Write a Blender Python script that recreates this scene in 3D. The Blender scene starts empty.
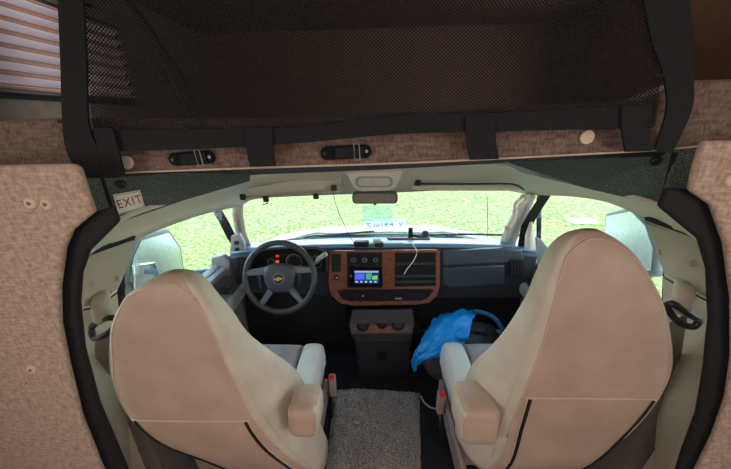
import bpy, bmesh, math, random
from mathutils import Vector, Matrix, noise
random.seed(7)
S = bpy.context.scene
COL = S.collection
PI = math.pi
rad = math.radians

# ---------------------------------------------------------------- camera
F_PX = 300.0
CAM = Vector((-0.03, 0.0, 1.5))
RC = Matrix.Rotation(rad(2.0), 3, 'Z') @ Matrix.Rotation(rad(90 - 21), 3, 'X') @ Matrix.Rotation(rad(-1.2), 3, 'Z')
cd = bpy.data.cameras.new('camera'); cam = bpy.data.objects.new('camera', cd); COL.objects.link(cam)
cam.matrix_world = Matrix.Translation(CAM) @ RC.to_4x4()
cd.sensor_width = 36; cd.lens = 36 * F_PX / 731; cd.clip_start = 0.01; cd.clip_end = 300
S.camera = cam

# ---------------------------------------------------------------- world, lights, exposure
w = bpy.data.worlds.new('sky'); S.world = w; w.use_nodes = True
nt = w.node_tree; bg = nt.nodes['Background']
tc = nt.nodes.new('ShaderNodeTexCoord'); sp = nt.nodes.new('ShaderNodeSeparateXYZ'); cr = nt.nodes.new('ShaderNodeValToRGB')
nt.links.new(tc.outputs['Generated'], sp.inputs[0]); nt.links.new(sp.outputs['Z'], cr.inputs[0]); nt.links.new(cr.outputs[0], bg.inputs[0])
cr.color_ramp.elements[0].position = 0.0; cr.color_ramp.elements[0].color = (0.95, 0.98, 1.0, 1)
cr.color_ramp.elements[1].position = 0.6; cr.color_ramp.elements[1].color = (0.50, 0.74, 1.0, 1)
bg.inputs[1].default_value = 6.2
def area(name, loc, rot, sx, sy, power, col):
    l = bpy.data.lights.new(name, 'AREA'); l.shape = 'RECTANGLE'; l.size = sx; l.size_y = sy; l.energy = power; l.color = col
    o = bpy.data.objects.new(name, l); o.location = loc; o.rotation_euler = rot; COL.objects.link(o); return o
area('house_fill_light', (0.1, -0.9, 1.98), (rad(0), 0, 0), 1.2, 0.9, 11.5, (1.0, 0.92, 0.85))  # unseen area light added behind the camera to fill the cab
area('house_window_fill', (-1.13, -0.7, 1.35), (0, rad(-90), 0), 0.6, 0.9, 10.5, (1.0, 0.97, 0.95))  # unseen light added for cab fill, standing in for a side window
area('house_window_fill', (1.13, -0.7, 1.35), (0, rad(90), 0), 0.6, 0.9, 10.5, (1.0, 0.97, 0.95))  # matching added fill from the opposite side
S.view_settings.view_transform = 'Standard'; S.view_settings.look = 'None'
S.view_settings.gamma = 1; S.view_settings.use_curve_mapping = False
S.view_settings.exposure = 0.08
S.cycles.use_denoising = True
S.cycles.max_bounces = 8; S.cycles.diffuse_bounces = 5; S.cycles.transparent_max_bounces = 16
S.cycles.sample_clamp_indirect = 6

# ---------------------------------------------------------------- pixel -> point on a real plane
def ray(px, py):
    return RC @ Vector(((px - 365.5) / F_PX, -(py - 234.5) / F_PX, -1.0))
def PY(px, py, Y): r = ray(px, py); return CAM + r * ((Y - CAM.y) / r.y)
def PX(px, py, X): r = ray(px, py); return CAM + r * ((X - CAM.x) / r.x)
def PZ(px, py, Z): r = ray(px, py); return CAM + r * ((Z - CAM.z) / r.z)

# ---------------------------------------------------------------- materials
def lin(c):
    return tuple((v / 255 / 12.92 if v / 255 <= 0.04045 else ((v / 255 + 0.055) / 1.055) ** 2.4) for v in c) + (1,)
MATS = {}
def mat(name, c, rough=0.6, metal=0.0, c2=None, scale=60, bump=0.0, stretch=(1, 1, 1), spec=0.5, detail=4, lo=0.35, hi=0.65, dist=0.002, sheen=0.0, coat=0.0):
    if name in MATS: return MATS[name]
    m = bpy.data.materials.new(name); m.use_nodes = True
    n = m.node_tree.nodes; l = m.node_tree.links; b = n['Principled BSDF']
    b.inputs['Roughness'].default_value = rough; b.inputs['Metallic'].default_value = metal
    b.inputs['Specular IOR Level'].default_value = spec
    b.inputs['Sheen Weight'].default_value = sheen; b.inputs['Coat Weight'].default_value = coat
    t = n.new('ShaderNodeTexCoord'); mp = n.new('ShaderNodeMapping'); mp.inputs['Scale'].default_value = stretch
    nz = n.new('ShaderNodeTexNoise'); nz.inputs['Scale'].default_value = scale; nz.inputs['Detail'].default_value = detail
    l.new(t.outputs['Object'], mp.inputs[0]); l.new(mp.outputs[0], nz.inputs['Vector'])
    r = n.new('ShaderNodeValToRGB'); r.color_ramp.elements[0].position = lo; r.color_ramp.elements[1].position = hi
    r.color_ramp.elements[0].color = lin(c); r.color_ramp.elements[1].color = lin(c2 or tuple(min(255, v * 1.06) for v in c))
    l.new(nz.outputs['Fac'], r.inputs[0]); l.new(r.outputs[0], b.inputs['Base Color'])
    if bump:
        bp = n.new('ShaderNodeBump'); bp.inputs['Strength'].default_value = bump; bp.inputs['Distance'].default_value = dist
        l.new(nz.outputs['Fac'], bp.inputs['Height']); l.new(bp.outputs[0], b.inputs['Normal'])
    MATS[name] = m; return m
def weave(name, c, c2, s1, s2, a1=(1, 1, .28), a2=(.28, 1, 1), bump=.6):
    m = mat(name, c, 0.95, c2=c2, scale=s1, stretch=a1, lo=.36, hi=.66, sheen=.15)
    n = m.node_tree.nodes; l = m.node_tree.links; b = n['Principled BSDF']; nz = [x for x in n if x.type == 'TEX_NOISE'][0]; r = [x for x in n if x.type == 'VALTORGB'][0]
    mp = n.new('ShaderNodeMapping'); mp.inputs['Scale'].default_value = a2; t = [x for x in n if x.type == 'TEX_COORD'][0]
    n2 = n.new('ShaderNodeTexNoise'); n2.inputs['Scale'].default_value = s2; n2.inputs['Detail'].default_value = 3
    l.new(t.outputs['Object'], mp.inputs[0]); l.new(mp.outputs[0], n2.inputs['Vector'])
    ad = n.new('ShaderNodeMath'); ad.operation = 'ADD'; l.new(nz.outputs['Fac'], ad.inputs[0]); l.new(n2.outputs['Fac'], ad.inputs[1])
    ml = n.new('ShaderNodeMath'); ml.operation = 'MULTIPLY'; ml.inputs[1].default_value = .5; l.new(ad.outputs[0], ml.inputs[0]); l.new(ml.outputs[0], r.inputs[0])
    bp = n.new('ShaderNodeBump'); bp.inputs['Strength'].default_value = bump; bp.inputs['Distance'].default_value = .003; l.new(ml.outputs[0], bp.inputs['Height']); l.new(bp.outputs[0], b.inputs['Normal'])
    return m
def glassmat(name, tint, gloss=0.06, rough=0.02):
    m = bpy.data.materials.new(name); m.use_nodes = True
    n = m.node_tree.nodes; l = m.node_tree.links; n.clear()
    o = n.new('ShaderNodeOutputMaterial'); mx = n.new('ShaderNodeMixShader'); t = n.new('ShaderNodeBsdfTransparent'); g = n.new('ShaderNodeBsdfGlossy')
    t.inputs[0].default_value = tint; g.inputs['Roughness'].default_value = rough; mx.inputs[0].default_value = gloss
    l.new(t.outputs[0], mx.inputs[1]); l.new(g.outputs[0], mx.inputs[2]); l.new(mx.outputs[0], o.inputs[0])
    MATS[name] = m; return m
def emitmat(name, c, s):
    m = bpy.data.materials.new(name); m.use_nodes = True
    b = m.node_tree.nodes['Principled BSDF']; b.inputs['Base Color'].default_value = lin(c)
    b.inputs['Emission Color'].default_value = lin(c); b.inputs['Emission Strength'].default_value = s
    return m
FAB = weave('tan_wall_fabric', (150, 123, 105), (202, 175, 153), 190, 190)
LIPF = weave('brown_ribbed_fabric', (80, 60, 53), (142, 116, 102), 260, 140)
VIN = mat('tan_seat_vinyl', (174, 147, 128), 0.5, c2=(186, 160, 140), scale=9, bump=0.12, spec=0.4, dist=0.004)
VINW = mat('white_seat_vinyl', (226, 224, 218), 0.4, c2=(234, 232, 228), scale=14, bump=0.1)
VINL = mat('lit_cream_seat_vinyl', (190, 176, 156), 0.5, c2=(202, 188, 168), scale=14, bump=0.15, spec=0.4, dist=0.004)  # tan vinyl lightened for the lit backrest sides; cream on the armrests
SUEDE = mat('grey_brown_suede', (148, 136, 136), 0.8, c2=(172, 160, 160), scale=12, bump=0.1, sheen=0.3)
PIPE = mat('pale_piping', (192, 166, 146), 0.6)
ABS = mat('black_textured_plastic', (40, 47, 46), 0.42, c2=(122, 134, 128), scale=480, bump=0.5, dist=0.002, lo=.4, hi=.7)
BLK = mat('black_plastic', (30, 32, 37), 0.42, c2=(36, 38, 43), scale=80)
BLKM = mat('black_matte', (14, 14, 16), 0.85)
WEB = mat('black_webbing', (13, 13, 15), 0.9, c2=(22, 22, 25), scale=300, bump=0.5, stretch=(1, 1, .3))
NETM = mat('black_net_thread', (26, 22, 22), 0.9)
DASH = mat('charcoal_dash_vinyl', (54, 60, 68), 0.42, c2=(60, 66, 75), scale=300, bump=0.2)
DASHT = mat('dash_top_sky_sheen', (112, 142, 172), 0.3, c2=(120, 150, 180), scale=300, bump=0.2)  # dark plastic given a pale blue base for the sky it reflects
WOOD = mat('brown_wood_trim', (122, 70, 52), 0.35, c2=(158, 98, 74), scale=30, stretch=(1, 1, 6), coat=0.3)
CREAM = mat('cream_headliner', (208, 202, 186), 0.9, c2=(216, 210, 196), scale=200, bump=0.15)
PILL = mat('beige_pillar_plastic', (176, 166, 146), 0.6, c2=(184, 174, 154), scale=200, bump=0.1)
GREYP = mat('light_grey_plastic', (148, 148, 148), 0.5, c2=(156, 156, 156), scale=200)
DOORM = mat('warm_grey_door_trim', (104, 98, 94), 0.6, c2=(112, 106, 101), scale=200)
WHEELM = mat('dark_grey_wheel_leather', (52, 56, 62), 0.45, c2=(58, 62, 68), scale=200)
HUBM = mat('grey_wheel_hub', (60, 66, 76), 0.4, c2=(66, 72, 82), scale=200)
GOLD = mat('gold_emblem', (212, 176, 84), 0.3, 0.7)
CHROME = mat('chrome', (200, 204, 208), 0.18, 1.0)
FLOORM = mat('black_cab_floor_vinyl', (24, 25, 30), 0.55, c2=(34, 36, 42), scale=20, bump=0.1)
CARPET = mat('grey_shag_carpet', (118, 114, 114), 1.0, c2=(216, 212, 210), scale=210, bump=1.0, detail=6, dist=0.01, lo=.38, hi=.62)
BLUE = mat('bright_blue_cloth', (0, 142, 236), 0.45, c2=(16, 158, 248), scale=22, bump=0.7, dist=0.012)
BAGM = mat('dark_grey_bag_cloth', (58, 60, 66), 0.6, c2=(84, 86, 92), scale=40, bump=0.4)
PAINT = mat('white_van_paint', (226, 230, 234), 0.25, coat=0.5)
MIRG = mat('mirror_glass', (206, 222, 216), 0.3, .6)
BLIND = mat('cream_pleated_blind', (204, 198, 206), 0.8, c2=(206, 200, 208), scale=3)
BUNK = mat('dark_brown_bunk_lining', (118, 96, 82), 0.9, c2=(126, 104, 90), scale=30)
BUNKS = mat('taupe_bunk_wall', (96, 88, 78), 0.9, c2=(104, 96, 86), scale=30)
BUTTON = mat('tan_button', (206, 180, 158), 0.7)
WHITE = mat('white_label', (226, 232, 214), 0.6)
REDI = mat('red_ink', (170, 62, 66), 0.6)
INK = mat('grey_ink', (70, 88, 98), 0.6)
REDB = emitmat('red_buckle_button', (230, 50, 60), 0.0)
GLASS = glassmat('clear_window_glass', (0.97, 1.0, 0.98, 1), 0.05)
def film(name, tint, col, f):
    m = bpy.data.materials.new(name); m.use_nodes = True
    n = m.node_tree.nodes; l = m.node_tree.links; n.clear()
    o = n.new('ShaderNodeOutputMaterial'); mx = n.new('ShaderNodeMixShader'); t = n.new('ShaderNodeBsdfTransparent'); g = n.new('ShaderNodeBsdfTranslucent')
    t.inputs[0].default_value = tint; g.inputs[0].default_value = col; mx.inputs[0].default_value = f
    l.new(t.outputs[0], mx.inputs[1]); l.new(g.outputs[0], mx.inputs[2]); l.new(mx.outputs[0], o.inputs[0]); return m
STICK = film('translucent_windshield_tint', (0.86, 1, 0.97, 1), (.5, .6, .56, 1), .22)
STRIPM = film('translucent_white_film', (1, 1, 1, 1), (.75, .8, .85, 1), .6)
GRASS = mat('sunlit_grass', (84, 97, 28), 0.95, c2=(160, 156, 96), scale=13, bump=0.0, detail=12, lo=.36, hi=.66)

# ---------------------------------------------------------------- helpers
def link(name, me, m=None, parent=None, smooth=False):
    o = bpy.data.objects.new(name, me); COL.objects.link(o)
    if m: me.materials.append(m)
    if smooth:
        for p in me.polygons: p.use_smooth = True
    if parent: o.parent = parent
    return o
def done(name, bm, m=None, parent=None, smooth=False, bevel=0, seg=2, sub=0, solid=0):
    bmesh.ops.recalc_face_normals(bm, faces=bm.faces)
    me = bpy.data.meshes.new(name); bm.to_mesh(me); bm.free()
    o = link(name, me, m, parent, smooth)
    if solid:
        md = o.modifiers.new('s', 'SOLIDIFY'); md.thickness = solid; md.offset = 0
    if bevel:
        md = o.modifiers.new('b', 'BEVEL'); md.width = bevel; md.segments = seg; md.limit_method = 'ANGLE'; md.angle_limit = rad(35)
        md.harden_normals = False
        for p in me.polygons: p.use_smooth = True
        try: me.set_sharp_from_angle(angle=rad(50))
        except Exception: pass
    if sub:
        md = o.modifiers.new('u', 'SUBSURF'); md.levels = sub; md.render_levels = sub
    return o
def empty(name, loc=(0, 0, 0)):
    o = bpy.data.objects.new(name, None); o.location = loc; COL.objects.link(o); bpy.context.view_layer.update(); return o
def tag(o, label, cat, group=None):
    o['label'] = label; o['category'] = cat
    if group: o['group'] = group
    return o
def struct(o, label=None):
    o['kind'] = 'structure'
    if label: o['label'] = label
    return o
def wloc(p):
    v = Vector((0, 0, 0))
    while p: v += p.location; p = p.parent
    return v
def local(parent, v): return Vector(v) - wloc(parent)
def bm_box(bm, c, d, rot=None):
    M = Matrix.Translation(Vector(c))
    if rot is not None: M = M @ rot.to_4x4()
    M = M @ Matrix.Diagonal((d[0], d[1], d[2], 1))
    return bmesh.ops.create_cube(bm, size=1, matrix=M)['verts']
def box(name, c, d, m, parent=None, bevel=0.005, rot=None, seg=2, sub=0):
    bm = bmesh.new(); bm_box(bm, local(parent, c), d, rot); return done(name, bm, m, parent, bevel=bevel, seg=seg, sub=sub)
def slab(name, pts, th, m, parent=None, bevel=0.0, away=None, seg=2):
    """polygon through world points, thickened away from the viewer"""
    pts = [Vector(p) for p in pts]; n = Vector((0, 0, 0)); c = sum(pts, Vector()) / len(pts)
    for i in range(len(pts)): n += (pts[i] - c).cross(pts[(i + 1) % len(pts)] - c)
    n.normalize()
    if away is None: away = c - CAM
    if n.dot(away) < 0: n = -n
    bm = bmesh.new(); a = [bm.verts.new(local(parent, p)) for p in pts]; b = [bm.verts.new(local(parent, p + n * th)) for p in pts]
    fs = [bm.faces.new(a), bm.faces.new(b[::-1])]
    for i in range(len(pts)): bm.faces.new((a[i], b[i], b[(i + 1) % len(pts)], a[(i + 1) % len(pts)]))
    bmesh.ops.triangulate(bm, faces=fs) if not bevel else None
    return done(name, bm, m, parent, bevel=bevel, seg=seg)
def yslab(name, px, Y, th, m, parent=None, bevel=0.0, seg=2):
    return slab(name, [PY(p[0], p[1], p[2] if len(p) > 2 else Y) for p in px], th, m, parent, bevel, seg=seg)
def rrect(x0, y0, x1, y1, r, k=4):
    o = []
    for cx, cy, a in ((x1 - r, y1 - r, 0), (x0 + r, y1 - r, 90), (x0 + r, y0 + r, 180), (x1 - r, y0 + r, 270)):
        for i in range(k + 1): t = rad(a + 90 * i / k); o.append((cx + r * math.cos(t), cy + r * math.sin(t)))
    return o
def loft(name, rings, m, parent=None, closed=True, cap=True, smooth=True, sub=0, solid=0):
    bm = bmesh.new(); V = [[bm.verts.new(local(parent, p)) for p in r] for r in rings]
    for a, b in zip(V, V[1:]):
        n = len(a)
        for i in range(n if closed else n - 1): bm.faces.new((a[i], a[(i + 1) % n], b[(i + 1) % n], b[i]))
    if cap and closed: bm.faces.new(V[0][::-1]); bm.faces.new(V[-1])
    return done(name, bm, m, parent, smooth=smooth, sub=sub, solid=solid)
def tube(name, pts, r, m, parent=None, n=8, close=False, cap=True, smoothpath=0):
    pts = [Vector(p) for p in pts]
    if smoothpath: pts = crom(pts, smoothpath, close)
    rings = []; up = Vector((0.13, 0.21, 0.97)).normalized(); K = len(pts)
    for i, p in enumerate(pts):
        a = pts[(i - 1) % K] if (close or i > 0) else p; b = pts[(i + 1) % K] if (close or i < K - 1) else p
        t = (b - a).normalized(); s = t.cross(up).normalized(); u = s.cross(t)
        if isinstance(r, (list, tuple)):
            q = i / (K - 1) * (len(r) - 1); k0 = min(int(q), len(r) - 2); rr = r[k0] + (r[k0 + 1] - r[k0]) * (q - k0)
        else: rr = r
        rings.append([p + (s * math.cos(2 * PI * k / n) + u * math.sin(2 * PI * k / n)) * rr for k in range(n)])
    if close: rings.append(rings[0])
    bm = bmesh.new()
    if close:
        V = [[bm.verts.new(local(parent, p)) for p in r_] for r_ in rings[:-1]]; V.append(V[0])
    else: V = [[bm.verts.new(local(parent, p)) for p in r_] for r_ in rings]
    for a, b in zip(V, V[1:]):
        for i in range(n): bm.faces.new((a[i], a[(i + 1) % n], b[(i + 1) % n], b[i]))
    if not close and cap: bm.faces.new(V[0][::-1]); bm.faces.new(V[-1])
    return done(name, bm, m, parent, smooth=True)
def crom(P, k, close=False):
    out = []; K = len(P)
    for i in range(K if close else K - 1):
        p0 = P[(i - 1) % K] if (close or i > 0) else P[i]; p1 = P[i]; p2 = P[(i + 1) % K]; p3 = P[(i + 2) % K] if (close or i + 2 < K) else p2
        for j in range(k):
            t = j / k
            out.append(0.5 * ((2 * p1) + (p2 - p0) * t + (2 * p0 - 5 * p1 + 4 * p2 - p3) * t * t + (3 * p1 - p0 - 3 * p2 + p3) * t ** 3))
    if not close: out.append(P[-1])
    return out
def disc(name, c, n, r, h, m, parent=None, bevel=0.0, seg=24, r2=None):
    """short cylinder: face centre c, facing n"""
    n = Vector(n).normalized(); q = n.to_track_quat('Z', 'Y').to_matrix()
    bm = bmesh.new()
    bmesh.ops.create_cone(bm, cap_ends=True, segments=seg, radius1=r, radius2=r if r2 is None else r2, depth=h, matrix=Matrix.Translation(local(parent, Vector(c) - n * h / 2)) @ q.to_4x4())
    return done(name, bm, m, parent, bevel=bevel or min(h, r) * 0.25)
def strap(name, pts, wdt, th, m, parent=None, sm=4):
    """flat webbing: centreline points with half-width vectors given as (point, sidevector)"""
    A = crom([Vector(p) for p, s in pts], sm); B = crom([Vector(s) for p, s in pts], sm)
    rings = []
    for i, (p, s) in enumerate(zip(A, B)):
        t = (A[min(i + 1, len(A) - 1)] - A[max(i - 1, 0)]).normalized(); nrm = t.cross(s).normalized() * th / 2; h = s.normalized() * wdt / 2 if wdt else s
        rings.append([p - h - nrm, p + h - nrm, p + h + nrm, p - h + nrm])
    return loft(name, rings, m, parent, smooth=False)
def text(name, s, size, m, M, parent=None, ext=0.0004, space=1.0):
    c = bpy.data.curves.new(name, 'FONT'); c.body = s; c.size = size; c.extrude = ext; c.align_x = 'CENTER'; c.align_y = 'CENTER'
    c.space_character = space; tmp = bpy.data.objects.new('tmp_text', c)
    me = bpy.data.meshes.new_from_object(tmp); bpy.data.objects.remove(tmp); me.materials.clear(); me.materials.append(m)
    o = bpy.data.objects.new(name, me); COL.objects.link(o)
    if parent: o.parent = parent; M = Matrix.Translation(-wloc(parent)) @ M
    o.matrix_basis = M; return o
def frame(c, xd, yd):
    xd = Vector(xd).normalized(); z = xd.cross(Vector(yd)).normalized(); y = z.cross(xd)
    M = Matrix((xd, y, z)).transposed().to_4x4(); M.translation = Vector(c); return M

FZ = 0.1      # cab floor height
# ================================================================= outside
def grid(name, x0, x1, y0, y1, nx, ny, zf, m):
    bm = bmesh.new(); V = [[bm.verts.new((x0 + (x1 - x0) * i / nx, y0 + (y1 - y0) * j / ny, zf(x0 + (x1 - x0) * i / nx, y0 + (y1 - y0) * j / ny))) for i in range(nx + 1)] for j in range(ny + 1)]
    for j in range(ny):
        for i in range(nx): bm.faces.new((V[j][i], V[j][i + 1], V[j + 1][i + 1], V[j + 1][i]))
    return done(name, bm, m, smooth=True)
g = grid('ground', -40, 40, -10, 70, 80, 80, lambda x, y: -0.75 + 0.05 * noise.noise(Vector((x * .3, y * .3, 0))), GRASS); struct(g, 'bright sunlit lawn around the parked van')
def hoodz(x, y):
    t = (y - 1.88) / 0.95; e = abs(x) / 0.85
    return 0.79 - 0.22 * t - 0.10 * t ** 3 - 0.10 * e ** 2.5 * (1 - .3 * t) + 0.02 * math.exp(-((abs(x) - .45) / .08) ** 2)
h = empty('van_hood', (0, 2.3, .6)); tag(h, 'white van hood seen through the windshield beyond the dashboard', 'hood')
rings = []
for j in range(13):
    y = 1.88 + 0.95 * j / 12; rings.append([Vector((x, y, hoodz(x, y))) for x in [-.85 + 1.7 * i / 24 for i in range(25)]])
loft('hood_panel', rings, PAINT, h, closed=False, solid=0.01)
loft('cowl', [[Vector((x, 1.80 + 0.0 * i, .775 - .10 * (abs(x) / .85) ** 2.5)) for i, x in enumerate([-.85 + 1.7 * i / 24 for i in range(25)])],
              [Vector((x, 1.875, hoodz(x, 1.88) - .012)) for x in [-.85 + 1.7 * i / 24 for i in range(25)]]], BLK, h, closed=False, solid=0.01)
for (a, b) in (((395, 235), (520, 236)), ((240, 246), (372, 232))):
    t = empty('windshield_wiper', PY(b[0], b[1], 1.86))
    tag(t, 'thin dark wiper blade resting outside on the windshield, ' + ('passenger side' if a[0] > 390 else 'driver side'), 'wiper', 'windshield wipers')
    p, q = PY(a[0], a[1], 1.86), PY(b[0], b[1], 1.86)
    tube('wiper_blade', [p, (p + q) / 2 + Vector((0, 0, .006)), q], 0.004, BLK, t, smoothpath=4)
    tube('wiper_arm', [(p + q) / 2 + Vector((0, 0, .012)), q + Vector((0, .02, .0)), q + Vector((0.03, .03, -.02))], 0.005, BLKM, t)
# tow mirrors
def tow_mirror(side, c_arm0, c_arm1, corners, X, label):
    t = empty('tow_mirror', c_arm1); tag(t, label, 'mirror', 'towing mirrors outside the cab')
    pts = [PX(a, b, X) for a, b in corners]
    slab('mirror_housing', pts, 0.09, mat('mirror_housing_grey', (120, 128, 132), 0.5), t, bevel=0.02, seg=3, away=Vector((side, 1, 0)))
    c = sum(pts, Vector()) / len(pts); n = (pts[1] - pts[0]).cross(pts[2] - pts[0]).normalized()
    if n.dot(CAM - c) < 0: n = -n
    slab('mirror_glass', [c + (p - c) * 0.86 + n * 0.004 for p in pts], 0.006, MIRG, t, away=-n)
    return t, pts, c, n
m1, pts, c, n = tow_mirror(-1, None, PX(170, 272, -1.15), [(138, 236), (170, 228), (182, 246), (186, 272), (184, 296), (140, 300), (124, 284), (128, 256)], -1.15, 'tall tow mirror outside the left door window behind the driver seat')
cm = PX(147, 277, -1.145) + n * .012
slab('convex_mirror', [PX(134, 265, -1.13), PX(155, 262, -1.13), PX(160, 275, -1.13), PX(158, 290, -1.13), PX(136, 290, -1.13)], 0.012, mat('convex_mirror_glass', (226, 232, 232), 0.08, 0.8), m1, bevel=0.004)
tube('mirror_arm', [PX(182, 274, -1.14), PX(215, 271, -.93)], 0.017, mat('blue_grey_arm', (70, 118, 158), 0.4), m1)
yslab('mirror_base', [(211, 258), (222, 256), (230, 262), (230, 276), (216, 277), (211, 270)], 1.42, 0.04, GREYP, m1, bevel=0.006)
m2, pts, c, n = tow_mirror(1, None, PX(620, 250, 1.15), [(604, 212), (632, 206), (648, 222), (657, 250), (655, 275), (620, 280), (600, 262)], 1.15, 'tall tow mirror outside the right door window behind the passenger seat')
tube('mirror_arm', [PX(600, 258, 1.14), PX(548, 260, .95)], 0.015, MATS['blue_grey_arm'], m2)
yslab('mirror_base', [(536, 238), (542, 240), (550, 250), (550, 264), (541, 268), (535, 262)], 1.46, 0.04, MATS['mirror_housing_grey'], m2, bevel=0.006)
tube('antenna', [PY(488, 238, 2.0), PY(487, 196, 2.0)], 0.0022, BLKM); tag(bpy.data.objects['antenna'], 'thin black radio antenna standing beyond the windshield on passenger side', 'antenna')
# pale thing far out on the lawn
fl = PZ(582, 221, -0.72); o = box('fallen_paper', fl, (.55, .3, .03), WHITE, bevel=0.01); tag(o, 'small pale flat scrap lying on the lawn right of the van', 'scrap')

# ================================================================= house shell behind and beside the camera
HX = 1.18
def wallbox(name, c, d, m, label=None): return struct(box(name, c, d, m, bevel=0), label)
wallbox('wall_rear', (0, -2.03, 1.0), (2 * HX + .1, .06, 2.1), FAB)
wallbox('wall_house_left', (-HX - .03, -.76, 1.05), (.06, 2.5, 2.0), FAB)
wallbox('wall_house_right', (HX + .03, -.76, 1.05), (.06, 2.5, 2.0), FAB)
wallbox('floor', (0, -.15, FZ - .03), (2 * HX, 3.8, .06), FLOORM, 'black vinyl cab floor')
wallbox('ceiling', (0, 0.15, 2.08), (2 * HX + .1, 4.4, .06), BUNK, 'dark brown bunk ceiling')
# bunk over the cab
wallbox('wall_bunk_left', (-HX - .03, 1.42, 1.74), (.06, 1.86, .62), BUNKS)
wallbox('wall_bunk_right', (HX + .03, 1.42, 1.74), (.06, 1.86, .62), BUNK)
wallbox('wall_bunk_front', (0, 2.33, 1.74), (2 * HX + .1, .06, .62), BUNK)
wallbox('trim_1', (0, 1.5, 1.455), (2 * HX, 1.66, .03), BLKM, 'bunk platform above the cab')
# bunk window with pleated blind (left wall)
WX = -HX + .005
wf = empty('window_1', PX(40, 55, WX)); struct(wf, 'bunk side window')
ZB = [PX(p[0], p[1], WX) for p in ((-20, -14), (112, 34), (112, 102), (-20, 79))]
y0, y1 = ZB[0].y - .28, ZB[1].y; zt0, zt1 = ZB[0].z, ZB[1].z; zb0, zb1 = ZB[3].z, ZB[2].z
bl = empty('pleated_blind', (WX, (y0 + y1) / 2, zb0)); tag(bl, 'cream pleated window blind in the bunk at upper left', 'blind')
NP = 7; rings = []
zt, zb = (zt0 + zt1) / 2, (zb0 + zb1) / 2
for k in range(2 * NP + 1):
    z = zt + (zb - zt) * k / (2 * NP); off = 0.004 if k % 2 else 0.04
    rings.append([Vector((WX + off, y0, z)), Vector((WX + off, y1, z))])
loft('pleats', rings, BLIND, bl, closed=False, smooth=False, solid=0.002)
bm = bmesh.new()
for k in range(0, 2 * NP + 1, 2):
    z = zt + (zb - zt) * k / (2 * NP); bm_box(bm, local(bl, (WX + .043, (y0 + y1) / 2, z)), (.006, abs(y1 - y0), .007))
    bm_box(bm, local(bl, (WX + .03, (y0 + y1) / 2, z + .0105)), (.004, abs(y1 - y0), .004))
done('pleat_shade_lines', bm, mat('tan_pleat_shade', (128, 96, 78), .9), bl)  # tan strips along the folds, pleat shading put into colour
box('bottom_rail', (WX + .02, (y0 + y1) / 2, zb - .008), (.035, abs(y1 - y0) + .02, .018), BLK, bl)
box('head_rail', (WX + .02, (y0 + y1) / 2, zt + .008), (.035, abs(y1 - y0) + .02, .018), BLK, bl)
slab('window_frame', [Vector((WX - .001, y0 - .03, zt + .03)), Vector((WX - .001, y1 + .03, zt + .03)), Vector((WX - .001, y1 + .03, zb - .03)), Vector((WX - .001, y0 - .03, zb - .03))], .004, BLKM, wf, away=Vector((1, 0, 0)))
bmid = bpy.data.lights.new('bunk_fill_light', 'AREA'); bmid.shape = 'RECTANGLE'; bmid.size = abs(y1 - y0) * .8; bmid.size_y = abs(zt - zb) * .8; bmid.energy = .45; bmid.color = (1, .95, .95)
bo = bpy.data.objects.new('bunk_fill_light', bmid); COL.objects.link(bo); bo.location = (WX + .12, (y0 + y1) / 2, (zt + zb) / 2); bo.rotation_euler = (0, rad(90), 0)  # added on the room side, aimed at the blind to brighten it

br = bpy.data.lights.new('bunk_fill_light', 'AREA'); br.shape = 'RECTANGLE'; br.size = .6; br.size_y = .3; br.energy = 5; br.color = (1, .93, .88)
bo2 = bpy.data.objects.new('bunk_fill_light', br); COL.objects.link(bo2); bo2.location = (HX - .04, 1.35, 1.78); bo2.rotation_euler = (0, rad(90), 0)  # added light to brighten the bunk; no window on this wall
# fabric wall panels either side of the cab opening
LY, RY = 0.50, 0.53
def buttons(parent, spots, Y, r=0.011, m=BUTTON):
    for a, b in spots:
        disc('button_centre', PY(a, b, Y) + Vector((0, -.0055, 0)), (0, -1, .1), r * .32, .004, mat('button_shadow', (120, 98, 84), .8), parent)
        disc('button', PY(a, b, Y) + Vector((0, -.004, 0)), (0, -1, .1), r, .008, m, parent, bevel=.003)
wl = yslab('wall_left', [(-345, 172), (70, 164), (77, 168), (84, 190), (92, 213), (70, 231), (62, 250), (57, 290), (58, 325), (66, 365), (80, 420), (100, 469), (118, 505), (150, 583), (-345, 583)], LY, .014, FAB, None, bevel=.005); struct(wl, 'tan woven fabric wall panel left of the cab opening')
buttons(wl, [(31, 203), (47, 204), (32, 369)], LY)
wr = yslab('wall_right', [(706, 141), (1050, 138), (1050, 583), (648, 583), (680, 505), (700, 469), (716, 437), (729, 400), (735, 360), (735, 300), (728, 245), (714, 206), (692, 191), (698, 165)], RY, .014, FAB, None, bevel=.005); struct(wr, 'tan woven fabric wall panel right of the cab opening')
buttons(wr, [(731, 180)], RY)
# black flange of the cab opening
t2 = yslab('trim_2', [(92, 213), (112, 206), (118, 222), (88, 252), (80, 275), (78, 305), (83, 350), (98, 405), (128, 475), (140, 505), (175, 583), (148, 583), (112, 505), (74, 420), (56, 365), (50, 325), (50, 290), (54, 250), (64, 229)], LY + .02, .012, BLKM, None, bevel=.006); struct(t2, 'black flange around the left of the cab opening')
t3 = yslab('trim_3', [(668, 188), (692, 190), (716, 203), (740, 245), (745, 300), (745, 360), (740, 402), (720, 445), (690, 505), (650, 583), (625, 583), (668, 505), (683, 455), (698, 415), (706, 370), (711, 320), (709, 270), (700, 240), (660, 207)], RY + .02, .012, BLKM, None, bevel=.006); struct(t3, 'black flange around the right of the cab opening')
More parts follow.
